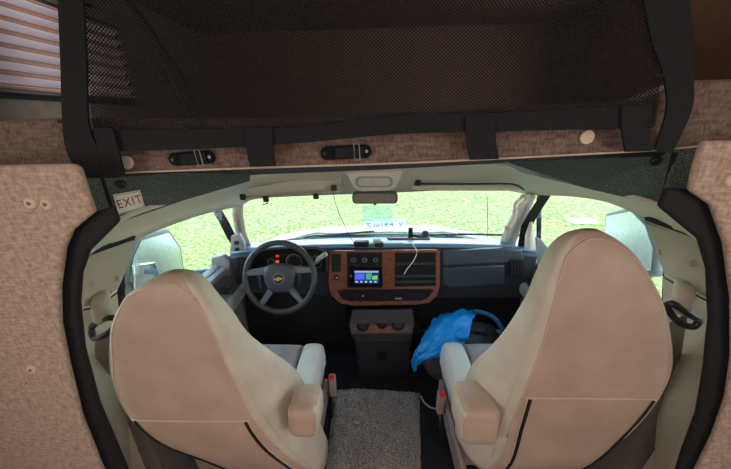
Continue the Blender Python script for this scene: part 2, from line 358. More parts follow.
# fabric lip under the bunk
Yl = 0.60
lip = yslab('trim_4', [(-225, 132), (60, 118), (300, 118), (640, 100), (692, 80), (945, 74), (945, 128), (700, 146), (640, 151), (470, 160), (375, 164), (250, 168), (110, 173), (72, 164), (-225, 178)], Yl, .05, LIPF, None, bevel=.006); struct(lip, 'brown fabric lip along the bunk edge')
for a, b in ((128, 162), (586, 137)): disc('button', PY(a, b, Yl) + Vector((0, -.006, 0)), (0, -1, 0), .013, .006, BUTTON, lip, bevel=.002)
tube('edge_welt', [PY(a, b, Yl) + Vector((0, .0, 0)) for a, b in ((112, 173), (250, 168), (375, 164), (470, 160), (640, 151), (700, 146))], .0022, PIPE, lip, smoothpath=4)
def strap_buckle(cx, cy, ang, wd, label):
    c = PY(cx, cy, Yl - .002); t = empty('strap_anchor', c); tag(t, label, 'buckle', 'black strap anchors on the bunk lip')
    s = wd / 2; Rm = Matrix.Rotation(rad(ang), 3, 'Y'); 
    bm = bmesh.new(); pts = [Rm @ Vector((a, -.008, b)) for a, b in rrect(-s, -.0125, s, .0125, .0115)]
    v = [bm.verts.new(p) for p in pts]; v2 = [bm.verts.new(p + Vector((0, .008, 0))) for p in pts]; bm.faces.new(v); bm.faces.new(v2[::-1])
    for i in range(len(v)): bm.faces.new((v[i], v2[i], v2[(i + 1) % len(v)], v[(i + 1) % len(v)]))
    done('plate', bm, mat('strap_plate_black', (15, 15, 17), .8, spec=.2), t, bevel=.002)
    for k in (-1, 1): disc('screw', c + Rm @ Vector((k * (s - .009), -.009, 0)), (0, -1, 0), .0032, .003, GREYP if k > 0 else BLK, t)
    box('webbing_loop', c + Rm @ Vector((s * .15, -.011, 0)), (s * 1.1, .006, .02), WEB, t, rot=Rm, bevel=.002)
    tube('wire_slide', [c + Rm @ Vector((a * .005 + s * .45, -.016, b * .015)) for a, b in ((-1, -1), (1, -1), (1, 1), (-1, 1))], .0012, GREYP, t, n=6, close=True)
strap_buckle(193, 158, -3, .092, 'black strap anchor plate on the fabric lip, the left one')
strap_buckle(346, 152, -2, .098, 'black strap anchor plate on the fabric lip, near the middle')

# ================================================================= safety net
NY = 0.57
net = empty('safety_net', PY(370, 120, NY)); tag(net, 'black mesh safety net with webbing border hung across the bunk opening', 'safety net')
def netpoly():
    TL, TR, BR, BL = PY(78, -12, NY), PY(668, -12, NY), PY(655, 128, NY), PY(95, 140, NY)
    nu, nv = 150, 38
    bm = bmesh.new(); d = {}
    def pt(u, v):
        a, b = u / nu, v / nv; p = (TL * (1 - a) + TR * a) * (1 - b) + (BL * (1 - a) + BR * a) * b
        p = p + Vector((0, .02 * math.sin(a * PI) * math.sin(b * PI) + .008 * noise.noise(Vector((a * 9, b * 4, 0))) + .012 * math.exp(-((a - .04 - .16 * b ** .6) / .012) ** 2), 0)); return local(net, p)
    def vert(u, v):
        k = (u, v)
        if k not in d: d[k] = bm.verts.new(pt(u, v))
        return d[k]
    # diamond cells
    for i in range(0, 2 * nu, 1):
        for j in range(0, 2 * nv, 1):
            if (i + j) % 2 == 0: continue
            u, v = i / 2, j / 2
            if u - .5 < 0 or u + .5 > nu or v - .5 < 0 or v + .5 > nv: continue
            bm.faces.new((vert(u - .5, v), vert(u, v + .5), vert(u + .5, v), vert(u, v - .5)))
    me = bpy.data.meshes.new('net_mesh'); bm.to_mesh(me); bm.free()
    o = link('net_mesh', me, NETM, net); md = o.modifiers.new('w', 'WIREFRAME'); md.thickness = .0023; md.use_boundary = True; md.use_even_offset = False; md.use_replace = True
    return o
netpoly()
def band(name, top, bot, Y, th=.004):
    """webbing band between two pixel edges"""
    A = crom([PY(a, b, Y) for a, b in top], 5); B = crom([PY(a, b, Y) for a, b in bot], 5)
    rings = [[a, b, b + Vector((0, th, 0)), a + Vector((0, th, 0))] for a, b in zip(A, B)]
    return loft(name, rings, WEB, net, smooth=False)
band('bottom_webbing', [(88, 130), (200, 129), (300, 127), (400, 116), (520, 112), (652, 104)], [(92, 152), (200, 149), (300, 143), (400, 134), (520, 131), (652, 126)], NY - .004)
band('side_webbing', [(57, -12), (60, 60), (62, 120), (66, 150), (80, 178)], [(82, -12), (86, 60), (88, 120), (96, 145), (118, 178)], NY - .010)
band('side_webbing', [(642, -12), (652, 40), (664, 75), (667, 110), (655, 150)], [(688, -12), (694, 40), (694, 75), (692, 110), (672, 154)], NY - .010)
band('side_webbing', [(92, 128), (98, 150), (104, 177)], [(112, 128), (118, 150), (124, 175)], NY - .013)
for a, b, c_, d_ in ((246, 128, 272, 167), (466, 116, 495, 160), (622, 106, 648, 152)):
    band('hanging_tab', [(a, b), (a, (b + d_) / 2), (a + 4, d_)], [(c_, b), (c_ + 1, (b + d_) / 2), (c_ + 4, d_ - 1)], NY - .009)
tube('fold_cord', [PY(a, b, NY + .004) for a, b in ((84, 4), (108, 12), (135, 27), (158, 54), (175, 86), (190, 118))], .0022, NETM, net, smoothpath=4)
band('stitched_hem', [(655, 74), (680, 73), (694, 72)], [(655, 77), (680, 76), (694, 75)], NY - .013, .003)
band('stitched_hem', [(57, 120), (75, 121), (88, 121)], [(57, 123), (75, 124), (88, 124)], NY - .013, .003)

# ================================================================= black textured panels below the lip, headliner
Yb = .66
pl = slab('trim_5', [PY(103, 178, .655), PY(250, 168, .92), PY(250, 181, .95), PY(185, 200, .82), PY(118, 223, .69)], .02, ABS, None); struct(pl, 'black textured panel under the bunk, driver side')
slab('corner_panel', [PY(50, 170, .60), PY(102, 172, .645), PY(113, 207, .665), PY(60, 235, .62)], .015, ABS, pl, bevel=.004)
for a, b, Y in ((122, 185, .67), (197, 175, .82)): disc('screw', PY(a, b, Y) + Vector((0.002, -.006, 0)), (.3, -1, -.3), .010, .010, BLK, pl)
pr = slab('trim_6', [PY(500, 160, .92), PY(674, 152, .66), PY(662, 206, .70), PY(585, 188, .84), PY(520, 172, .98)], .02, ABS, None); struct(pr, 'black textured panel under the bunk, passenger side')
slab('corner_panel', [PY(675, 150, .645), PY(735, 140, .62), PY(735, 215, .62), PY(666, 190, .655)], .015, ABS, pr, bevel=.004)
for a, b, Y in ((655, 162, .68), (564, 158, .83)): disc('screw', PY(a, b, Y) + Vector((-0.002, -.006, 0)), (-.3, -1, -.3), .010, .010, BLK, pr)
st = slab('trim_7', [PY(100, 172, .655), PY(250, 167, .66), PY(375, 163, .66), PY(500, 158, .66), PY(700, 147, .655), PY(674, 156, .68), PY(505, 163, 1.0), PY(375, 170, 1.05), PY(250, 175, 1.0), PY(104, 182, .68)], .01, BLKM, None); struct(st, 'black gap between bunk lip and headliner')
tube('panel_gap', [PY(101, 176, .648), PY(117, 223, .672)], .004, BLKM, pl)
tube('panel_gap', [PY(675, 152, .648), PY(662, 207, .672)], .005, BLKM, pr)
# EXIT sticker on driver side panel
a0, a1, a2 = PY(103, 178, .655), PY(250, 168, .92), PY(118, 223, .69)
def onpl(px, py, off=.0):
    n = (a1 - a0).cross(a2 - a0).normalized()
    if n.dot(CAM - a0) < 0: n = -n
    r = ray(px, py); return CAM + r * ((a0 + n * off - CAM).dot(n) / r.dot(n)), n
q = [onpl(*p, .0025)[0] for p in ((113, 195), (140, 190), (145, 207), (119, 215))]; nn = onpl(120, 200)[1]
ex = empty('exit_sticker', sum(q, Vector()) / 4); tag(ex, 'white EXIT sticker with red letters on the black panel at left', 'sticker')
slab('label', q, .0015, WHITE, ex, away=-nn)
cq = sum(q, Vector()) / 4; bq = [cq + (p - cq) * .9 + nn * .0005 for p in q]
tube('red_border', bq, .0007, REDI, ex, n=4, close=True)
xd = (q[1] - q[0] + q[2] - q[3]).normalized()
T = text('lettering', 'EXIT', .036, REDI, frame(cq + nn * .0012, xd, (q[0] - q[3])), ex, space=1.15); T.scale = (.62, .95, 1)

# headliner (lofted between its rear and front edges)
rear = [(82, 258, .60), (118, 220, .67), (185, 197, .83), (250, 175, 1.0), (300, 170, 1.04), (375, 167, 1.05), (450, 163, 1.04), (515, 166, 1.0), (585, 184, .86), (662, 207, .68), (704, 243, .60)]
front = [(130, 243, .80), (152, 231, .92), (200, 214, 1.18), (240, 205, 1.46), (262, 197, 1.34), (375, 192, 1.27), (490, 188, 1.32), (527, 193, 1.46), (590, 197, 1.10), (640, 214, .88), (655, 232, .78)]
A = crom([PY(*p) for p in rear], 6); B = crom([PY(*p) for p in front], 6)
rings = []
for k in range(7):
    t = k / 6; bul = .02 * math.sin(t * PI)
    rings.append([a.lerp(b, t) + Vector((0, 0, bul)) for a, b in zip(A, B)])
hl = loft('trim_8', rings, CREAM, None, closed=False, solid=.012); struct(hl, 'cream headliner over the cab')
tube('front_edge', B, .006, CREAM, hl)
# dome light housing
dl = empty('dome_light', PY(374, 182, 1.12)); tag(dl, 'oval cream dome light in the headliner above the mirror', 'light')
yslab('housing', [(345 , 172), (404, 171), (396, 188), (388, 191), (362, 192), (354, 189)], 1.10, .02, CREAM, dl, bevel=.008)
yslab('lens', rrect(358, 178, 390, 186, 3.8), 1.095, .012, mat('frosted_lens', (190, 190, 184), .3), dl, bevel=.002)
yslab('bezel', rrect(355, 176.5, 393, 187.5, 5), 1.098, .012, GREYP, dl, bevel=.002)
# rear view mirror
rm = empty('rearview_mirror', PY(375, 198, 1.2)); tag(rm, 'rear view mirror hanging at the top centre of the windshield', 'mirror')
yslab('mirror_housing', rrect(352, 192.5, 398, 204, 4), 1.20, .03, mat('mirror_case_grey', (96, 98, 98), .5), rm, bevel=.005)
yslab('mirror_glass', rrect(354, 194, 396, 202.5, 3), 1.197, .004, mat('dim_mirror_glass', (170, 176, 172), .3, .9), rm)
tube('stalk', [PY(375, 195, 1.225), PY(375, 186, 1.27)], .007, GREYP, rm)
disc('toggle', PY(375, 205, 1.2), (0, 0, -1), .006, .012, BLK, rm)
# visor rods and visors
vl = empty('visor_rod', PY(290, 195, 1.22)); tag(vl, 'beige sun visor rod with black clips above the driver side windshield', 'rod')
tube('rod', [PY(243, 197, 1.165), PY(290, 195, 1.165), PY(340, 191, 1.15)], .0055, PILL, vl, smoothpath=4)
for a, b in ((266, 199), (316, 196), (243, 197), (334, 188)):
    p = PY(a, b, 1.155); box('clip', p, (.022, .016, .024), BLK, vl, bevel=.004); 
tube('hook', [PY(265, 200, 1.19), PY(262, 205, 1.19), PY(268, 203, 1.19)], .003, BLK, vl)
vr = empty('sun_visor', PY(470, 188, 1.22)); tag(vr, 'cream folded sun visor above the passenger side windshield', 'visor')
yslab('visor_board', [(412, 186), (440, 185), (500, 185), (517, 187), (524, 191), (500, 191), (430, 191), (413, 190)], 1.20, .012, CREAM, vr, bevel=.004)
tube('visor_rod', [PY(414, 184, 1.19), PY(470, 184, 1.19), PY(512, 184, 1.2), PY(524, 190, 1.22)], .0035, BLK, vr, smoothpath=3)
box('clip', PY(418, 183, 1.18), (.022, .016, .022), BLK, vr, bevel=.004)
vl2 = empty('sun_visor', PY(290, 186, 1.2)); tag(vl2, 'cream padded sun visor folded up on the driver side', 'visor')
yslab('visor_board', [(247, 188), (300, 179), (336, 179), (338, 188), (300, 192), (250, 195)], 1.18, .012, CREAM, vl2, bevel=.005)
yslab('pivot_mount', rrect(334, 178, 342, 186, 2), 1.16, .02, PILL, vl2, bevel=.003)

# ================================================================= windshield, pillars
def glasspane(name, rows, m, parent=None):
    R = [crom([PY(*p) for p in r], 4) for r in rows]; return loft(name, R, m, parent, closed=False, solid=.004)
ws = glasspane('window_2', [[(232, 200, 1.38), (300, 184, 1.30), (375, 182, 1.28), (460, 182, 1.30), (535, 190, 1.38)],
                            [(234, 225, 1.60), (300, 214, 1.56), (375, 212, 1.56), (460, 211, 1.56), (524, 216, 1.60)],
                            [(236, 252, 1.78), (300, 246, 1.84), (375, 244, 1.85), (460, 243, 1.84), (518, 246, 1.78)]], GLASS); struct(ws, 'windshield glass')
# A pillars
ap = loft('trim_9', [[PY(p[0] + dx, p[1], p[2] + dy) for dx, dy in ((-5, 0), (0, -.02), (6, 0), (5, .03), (-4, .03))] for p in ((238, 198, 1.44), (237, 215, 1.50), (240, 232, 1.54), (247, 251, 1.58))], PILL, None); struct(ap, 'beige windshield pillar, driver side')
loft('dark_seal', [[PY(p[0] + dx, p[1], p[2] + dy) for dx, dy in ((-5, 0), (5, 0), (5, .02), (-5, .02))] for p in ((214, 205, 1.42), (224, 222, 1.46), (232, 238, 1.48), (241, 252, 1.52))], BLKM, ap, smooth=False)
ap2 = loft('trim_10', [[PY(p[0] + dx, p[1], p[2] + dy) for dx, dy in ((-7, 0), (0, -.02), (9, 0), (7, .03), (-6, .03))] for p in ((528, 194, 1.42), (521, 210, 1.46), (513, 226, 1.50), (506, 245, 1.56))], CREAM, None); struct(ap2, 'cream windshield pillar, passenger side')
loft('dark_seal', [[PY(p[0] + dx, p[1], p[2] + dy) for dx, dy in ((-6, 0), (5, 0), (5, .02), (-6, .02))] for p in ((547, 194, 1.38), (535, 212, 1.42), (527, 226, 1.46), (523, 250, 1.50))], BLKM, ap2, smooth=False)
loft('pillar_cover', [[PY(p[0] + dx, p[1], p[2] + dy) for dx, dy in ((-p[3], 0), (0, -.015), (p[3], 0), (0, .02))] for p in ((531, 222, 1.44, 1.5), (530, 235, 1.45, 5), (530, 250, 1.46, 6), (531, 268, 1.46, 7))], CREAM, ap2)
gh = empty('grab_handle', PY(514, 215, 1.4)); tag(gh, 'cream grab handle on the passenger side windshield pillar', 'handle')
tube('grip', [PY(a, b, Y) for a, b, Y in ((523, 198, 1.42), (516, 204, 1.39), (514, 216, 1.38), (509, 226, 1.40))] , .011, CREAM, gh, smoothpath=4)
for a, b in ((524, 198), (508, 228)): disc('mount', PY(a, b, 1.41), (-.4, -1, .2), .016, .02, PILL, gh)

# ================================================================= doors
def door(side, name, label):
    t = empty(name, (side * .86, 1.15, FZ)); struct(t, label); X = side * .86
    return t
dL = door(-1, 'door_1', 'driver door'); dR = door(1, 'door_2', 'passenger door')
# inner panels, sills
for s, d in ((-1, dL), (1, dR)):
    X = s * .86
    loft('inner_panel', [[Vector((X + s * .03, y, z)), Vector((X - s * (.03 + bul), y, z))] + [] for y, z, bul in ()] or [[Vector((X + s * .04, .70, FZ + .02)), Vector((X - s * .05, .70, FZ + .02)), Vector((X - s * .03, .70, .60)), Vector((X - s * .0, .70, .82)), Vector((X + s * .04, .70, .82))],
        [Vector((X + s * .04, 1.56, FZ + .02)), Vector((X - s * .07, 1.56, FZ + .02)), Vector((X - s * .05, 1.56, .58)), Vector((X - s * .0, 1.56, .775)), Vector((X + s * .04, 1.56, .775))]], DOORM, d, smooth=False)
    slab('window_sill', [Vector((X + s * .04, .70, .826)), Vector((X - s * .035, .70, .815)), Vector((X - s * .035, 1.50, .765)), Vector((X + s * .04, 1.50, .785))], .03, mat('pale_sill', (150, 156, 164), .45), d, bevel=.006, away=Vector((0, 0, -1)))
    box('armrest', (X - s * .085, 1.20, .655), (.10, .42, .07), GREYP, d, bevel=.025, seg=4)
    box('switch_panel', (X - s * .085, 1.33, .694), (.05, .10, .006), BLK, d, bevel=.002)
    slab('window_glass', [Vector((X, .72, .80)), Vector((X, 1.52, .76)), Vector((s * .74, 1.44, 1.22)), Vector((s * .74, .80, 1.30))], .004, GLASS, d, away=Vector((s, 0, 0)))
    if s > 0: tube('window_frame', [Vector((X + s * .005, 1.52, .78)), Vector((s * .78, 1.47, 1.12)), Vector((s * .745, 1.40, 1.22))], .012, BLKM, d)
    tube('window_frame', [Vector((X + s * .005, .76, .80)), Vector((s * .755, .79, 1.28))], .014, BLKM, d)
yslab('mirror_control_cover', [(231, 236), (239, 234), (244, 244), (245, 258), (233, 264), (229, 262)], 1.46, .03, GREYP, dL, bevel=.004)
yslab('control_knob', rrect(234, 241, 238.5, 245, 1), 1.455, .01, BLK, dL, bevel=.001)
yslab('control_knob', rrect(234.5, 248, 239, 252, 1), 1.455, .01, BLK, dL, bevel=.001)

# B pillar trim
bp = yslab('trim_11', [(84, 258, .61), (134, 240, .80), (129, 262, .77), (122, 280, .75), (117, 291, .73), (84, 309, .62)], 0, .02, PILL, None, bevel=.0); struct(bp, 'beige upper pillar trim behind the driver door')
yslab('lower_trim', [(84, 309, .63), (117, 291, .74), (124, 360, .75), (135, 430, .76), (190, 520, .78), (135, 520, .62), (112, 460, .60), (90, 400, .60), (80, 350, .61)], 0, .02, PILL, bp)
yslab('shadow_strip', [(84, 254, .612), (136, 236, .81), (134, 242, .80), (84, 261, .61)], 0, .01, BLKM, bp)  # black strip painting the shadow between headliner and trim
for a, b, Y in ((91, 284, .635), (115, 279, .72)): disc('button', PY(a, b, Y - .003), (.5, -1, 0), .009, .004, PILL, bp)
bp2 = yslab('trim_12', [(646, 221, .80), (704, 242, .61), (712, 290, .61), (711, 302, .62), (665, 277, .74), (658, 255, .77)], 0, .02, PILL, None); struct(bp2, 'beige upper pillar trim behind the passenger door')
yslab('lower_trim', [(663, 277, .75), (711, 302, .63), (713, 350, .61), (704, 410, .60), (682, 465, .60), (650, 520, .62), (600, 520, .78), (655, 430, .76), (662, 350, .75)], 0, .02, PILL, bp2)
yslab('shadow_strip', [(644, 217, .81), (706, 237, .61), (705, 245, .608), (646, 223, .80)], 0, .01, BLKM, bp2)  # same painted shadow line, passenger side
for a, b, Y in ((694, 264, .64), (662, 252, .75)): disc('button', PY(a, b, Y - .003), (-.5, -1, 0), .009, .004, PILL, bp2)
tube('trim_edge_highlight', [PY(84, 307, .605), PY(100, 302, .66), PY(117, 290, .72)], .0022, CREAM, bp, smoothpath=3); tube('trim_shadow', [PY(84, 310, .605), PY(100, 305, .66), PY(118, 292, .72)], .002, BLKM, bp, smoothpath=3)  # cream tube paints a highlight along the trim's lower edge
tube('trim_edge_highlight', [PY(711, 300, .605), PY(690, 289, .66), PY(665, 275, .72)], .0022, CREAM, bp2, smoothpath=3); tube('trim_shadow', [PY(711, 303, .605), PY(690, 292, .66), PY(665, 278, .72)], .002, BLKM, bp2, smoothpath=3)  # painted edge highlight again, passenger side
# seat belts
def belt(s, cov, ring, beltpts, label):
    t = empty('seat_belt', PY(*cov[0][:3])); tag(t, label, 'seat belt')
    loft('guide_cover', [[PY(cx + dx * w_, cy, Y) + Vector((0, dy, 0)) for dx, dy in ((-1, .0), (-.6, -.025), (.6, -.025), (1, .0), (.6, .02), (-.6, .02))] for cx, cy, Y, w_ in cov], PILL, t, sub=1)
    pts = crom([PY(*p) for p in ring], 4, True); tube('d_ring', pts, .008, BLK, t, close=True)
    strap('webbing', [(PY(*p), ray(p[0] + 6, p[1] - 3) - ray(p[0] - 6, p[1] + 3)) for p in beltpts], .045, .003, mat('grey_belt_webbing', (120, 112, 104), .7), t)
belt(-1, [(100, 292, .66, 4), (101, 296, .65, 8), (102, 306, .64, 10), (104, 317, .64, 10), (104, 321, .65, 7)], [(92, 328, .63), (100, 320, .63), (114, 318, .63), (117, 324, .64), (104, 336, .62), (94, 338, .62)], [(103, 333, .63), (102, 360, .66), (106, 400, .69), (116, 450, .71)], 'black ring and grey seat belt on the pillar left of the driver seat')
belt(1, [(684, 280, .66, 4), (684, 285, .65, 8), (683, 296, .64, 10), (681, 308, .64, 10), (680, 313, .65, 7)], [(667, 306, .64), (673, 304, .63), (692, 316, .62), (699, 320, .62), (692, 327, .62), (676, 320, .63)], [(679, 318, .63), (676, 340, .66), (670, 380, .70), (655, 450, .72)], 'black ring and grey seat belt on the pillar right of the passenger seat')

# ================================================================= dashboard
da = empty('dashboard', (0, 1.5, .8)); tag(da, 'charcoal dashboard with brown wood centre trim under the windshield', 'dashboard')
DY = 1.42
def prof(x):
    e = abs(x) / .83; k = .05 * e ** 3
    return [(1.79 - .08 * e ** 2, .785), (1.66, .83 - k * .5), (1.50, .868 - k * .6), (DY + .02, .872 - k * .7), (DY, .855 - k * .7), (DY + .01, .66), (DY + .06, .54), (1.66, .50)]
XS = [-.80 + 1.60 * i / 30 for i in range(31)]
loft('dash_body', [[Vector((x, y, z)) for y, z in prof(x)] for x in XS], DASH, da, smooth=True)
bpy.data.objects['dash_body'].data.set_sharp_from_angle(angle=rad(50))
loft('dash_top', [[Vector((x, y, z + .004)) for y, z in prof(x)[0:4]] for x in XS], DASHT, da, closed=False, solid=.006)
FYc = DY - .012
def fp(name, px, m, d=0, th=.012, bevel=.002, parent=None): return yslab(name, px, FYc - d, th, m, parent or da, bevel=bevel)
fasc = fp('wood_trim', [(329, 253), (335, 251), (436, 250), (440, 252.5), (440, 286), (437, 296), (429, 303), (415, 305), (352, 306), (339, 303), (331, 295), (328, 284)], WOOD, 0, .012, .003)
rad_ = fp('radio_panel', [(347, 252.5), (382, 252.5), (383, 288), (347, 288)], BLK, .004)
for x in (353.5, 364.5, 375.5):
    k = disc('climate_knob', PY(x, 260.3, FYc - .02), (0, -1, .2), .0155, .014, BLK, da)
    disc('knob_ring', PY(x, 260.3, FYc - .0205), (0, -1, .2), .011, .003, GREYP, k); disc('knob_cap', PY(x, 260.3, FYc - .0215), (0, -1, .2), .0085, .003, BLK, k)
fp('radio_bezel', [(349, 267), (382, 267), (382, 287), (349, 287)], mat('gloss_black', (12, 12, 14), .15), .008)
scr = fp('radio_screen', [(354, 270.5), (379, 270.5), (379, 283.5), (354, 283.5)], emitmat('screen_navy', (20, 36, 96), 1.0), .010, .004, 0)
def spatch(px, c, s=1.0): fp('screen_block', px, emitmat('screen_' + str(len(bpy.data.materials)), c, s), .0115, .001, 0, scr)
spatch([(354.5, 271), (378.5, 271), (378.5, 272.6), (354.5, 272.6)], (150, 160, 190), .9)
spatch([(355, 273.5), (364.5, 273.5), (364.5, 279.5), (355, 279.5)], (70, 90, 220), 1.0)
spatch([(366, 273.5), (372, 273.2), (371, 279.5), (366, 279.5)], (60, 150, 120), 1.0)
spatch([(372.5, 276), (377.5, 275.5), (377.5, 279.5), (372, 279.5)], (110, 190, 60), 1.0)
for i in range(5): spatch([(355.5 + i * 4.7, 281), (357.8 + i * 4.7, 281), (357.8 + i * 4.7, 282.6), (355.5 + i * 4.7, 282.6)], (150, 180, 190), .9)
fp('power_button', rrect(350, 275, 351.8, 277, .8), GREYP, .010, .004, 0)
fp('switch_panel', [(331.5, 254), (341, 254), (341, 272), (331.5, 272)], BLK, .004)
kk = disc('ignition_knob', PY(336.5, 278, FYc - .014), (0, -1, .2), .014, .014, BLK, da); disc('knob_cap', PY(336.5, 278, FYc - .016), (0, -1, .2), .005, .003, CHROME, kk)
bay = fp('storage_bay', [(395, 253), (436, 252.5), (436, 286), (395, 287)], BLKM, .003)
for y in (263.5, 276, 281.5): fp('shelf_slat', [(395.5, y), (435.5, y - .5), (435.5, y + 1.2), (395.5, y + 1.7)], DASH, .014, .014, .001, bay)
lowp = fp('lower_strip', [(337, 291), (342, 289.5), (431, 289), (434, 290.5), (428, 298), (422, 301), (350, 301.5), (342, 299)], BLK, .004)
for x in (367, 402): fp('divider', [(x, 290), (x + .8, 290), (x + .8, 300.5), (x, 300.5)], BLKM, .006, .004, 0, lowp)
disc('socket', PY(363, 295.5, FYc - .008), (0, -1, .2), .014, .006, BLKM, lowp); disc('socket_light', PY(363, 296, FYc - .011), (0, -1, .2), .004, .003, WHITE, lowp)
disc('socket', PY(425, 293.5, FYc - .008), (0, -1, .2), .010, .006, BLKM, lowp)
fp('label_mark', [(395, 298), (402, 298), (402, 299.4), (395, 299.4)], GREYP, .006, .002, 0, lowp)
# passenger side: pad, glove box, vent
fp('passenger_pad', [(443, 252), (506, 248.5), (522, 250), (525, 262), (443, 266)], mat('pad_grey', (66, 74, 82), .4), .002, .03, .008)
fp('glove_box', [(443, 268), (505, 265), (505, 285), (450, 288), (443, 285)], DASH, .002, .03, .008)
def vent(px0, py0, px1, py1, parent):
    v = fp('air_vent', rrect(px0, py0, px1, py1, 1.5), BLK, .008, .02, .002)
    fp('vent_core', rrect(px0 + 1.4, py0 + 1.4, px1 - 1.4, py1 - 1.4, 1), BLKM, .0095, .004, 0, v)
    n = 4
    for i in range(n):
        x = px0 + 2.3 + (px1 - px0 - 4.6) * i / (n - 1); fp('vane', [(x - .35, py0 + 2), (x + .35, py0 + 2), (x + .35, py1 - 2), (x - .35, py1 - 2)], DASH, .013, .005, 0, v)
vent(510, 259, 524, 279, da); vent(236, 257, 247.5, 280, da)
# instrument binnacle
bn = loft('instrument_hood', [[PY(a, b, DY - .02 + dy) for a, b in ((249, 272), (252, 256), (262, 250), (290, 247.5), (316, 248), (326, 252), (327, 272))] for dy in (-.05, .06)], DASH, da, closed=False, smooth=True, solid=.012)
ic = fp('instrument_cluster', [(251, 272), (253, 257), (263, 251), (290, 249), (315, 249.5), (325, 253), (326, 272)], BLKM, .0, .02, 0)
for x, y, r in ((271, 262, .020), (294, 262, .043), (316, 262, .034)):
    gg = disc('gauge', PY(x, y, FYc - .006), (0, -1, .1), r, .005, GREYP, ic); disc('gauge_face', PY(x, y, FYc - .0075), (0, -1, .1), r * .93, .005, BLKM, gg)
    for k in range(9):
        a = rad(-30 + 30 * k); c = PY(x, y, FYc - .009) + Vector((r * .78 * math.cos(a), 0, r * .78 * math.sin(a)))
        box('tick', c, (.002, .001, .002), WHITE, gg, bevel=0)
for b, c in ((255, (230, 60, 40)), (260.5, (250, 120, 30))): fp('warning_light', rrect(275.5, b, 279, b + 2.4, .8), emitmat('warn' + str(b), c, .45), .012, .003, 0, ic)
# lower kick panels, dark
yslab('lower_panel', [(244, 284), (345, 300), (348, 330), (330, 345), (250, 340)], 1.46, .04, BLKM, da, bevel=.01)
yslab('lower_panel', [(414, 303), (443, 288), (520, 286), (522, 330), (420, 330)], 1.50, .04, BLKM, da, bevel=.01)
# fire wall under the dash
struct(box('wall_front', (0, 1.74, .38), (1.76, .04, .62), BLKM, bevel=0), 'dark firewall beneath the dashboard')
struct(box('wall_front', (0, 1.64, .16), (1.7, .20, .14), BLKM, bevel=.03), 'dark toe board beneath the dashboard')

# steering wheel
SC = PY(280, 277.5, 1.28); Mw = frame(SC, (1, .06, .02), (0, .30, 1)); Rw = .168
sw = empty('steering_wheel', SC); tag(sw, 'dark grey steering wheel with gold bow-tie emblem in front of the driver seat', 'steering wheel')
def W(x, y, z=0): return Mw @ Vector((x, y, z))
tube('rim', [W(Rw * math.cos(2 * PI * k / 40), Rw * 1.02 * math.sin(2 * PI * k / 40)) for k in range(40)], .0145, WHEELM, sw, n=12, close=True)
hubpts = crom([W(x, y, 0) for x, y in ((-.068, .055), (0, .070), (.068, .055), (.075, .0), (.050, -.062), (0, -.072), (-.050, -.062), (-.075, 0))], 4, True)
nW = Mw.to_3x3() @ Vector((0, 0, 1))
def hubring(sc, off): return [SC + (p - SC) * sc + nW * off for p in hubpts]
hub = loft('hub', [hubring(.9, -.02), hubring(1, -.008), hubring(1, .008), hubring(.93, .018), hubring(.75, .023), hubring(.4, .026), hubring(.1, .0265)], HUBM, sw)
def spoke(p0, p1, w0, w1):
    d = (Vector(p1 + (0,)) - Vector(p0 + (0,))).normalized(); s = Vector((-d.y, d.x, 0)); A, B = Vector(p0 + (0,)), Vector(p1 + (0,))
    R = []
    for t in (0, .5, 1):
        c = A.lerp(B, t); wv = s * (w0 + (w1 - w0) * t); R.append([Mw @ (c - wv + Vector((0, 0, -.008))), Mw @ (c + wv + Vector((0, 0, -.008))), Mw @ (c + wv * .8 + Vector((0, 0, .008))), Mw @ (c - wv * .8 + Vector((0, 0, .008)))])
    loft('spoke', R, GREYP if 0 else mat('spoke_grey', (98, 104, 112), .4), sw, smooth=False)
spoke((-.06, .035), (-.16, .030), .022, .014); spoke((.06, .035), (.16, .030), .022, .014)
spoke((-.040, -.050), (-.10, -.128), .016, .014); spoke((.040, -.050), (.10, -.128), .016, .014)
for s in (-1, 1): 
    o = loft('switch_pod', [[W(s * x, y, z) for x, y in ((.092, .02), (.108, .02), (.100, -.045), (.085, -.045))] for z in (-.006, .010)], BLK, sw, smooth=False)
em = disc('emblem_disc', SC + nW * .0305, nW, .027, .006, mat('emblem_ring', (120, 124, 126), .3, .6), hub)
disc('emblem_inner', SC + nW * .0312, nW, .023, .006, BLK, em)
bt = [(-.019, .004), (-.007, .004), (-.0055, .0085), (.0075, .0085), (.0065, .004), (.019, .004), (.016, -.0045), (.005, -.0045), (.0035, -.009), (-.0095, -.009), (-.0075, -.0045), (-.021, -.0045)]
slab('bow_tie', [W(x, y, .0335) for x, y in bt], .003, GOLD, em, away=-nW)
tube('steering_column', [W(0, 0, -.02), W(0, 0, -.125)], .035, BLK, sw, n=16)
gs = empty('gear_lever', PY(318, 262, 1.3)); tag(gs, 'grey column shift lever right of the steering wheel', 'lever')
tube('stalk', [PY(303, 273, 1.36), PY(314, 263, 1.33)], .006, BLK, gs); tube('grip', [PY(314, 264, 1.33), PY(320, 258, 1.31), PY(326, 254, 1.30)], [.008, .012, .011], GREYP, gs, n=12, smoothpath=3)

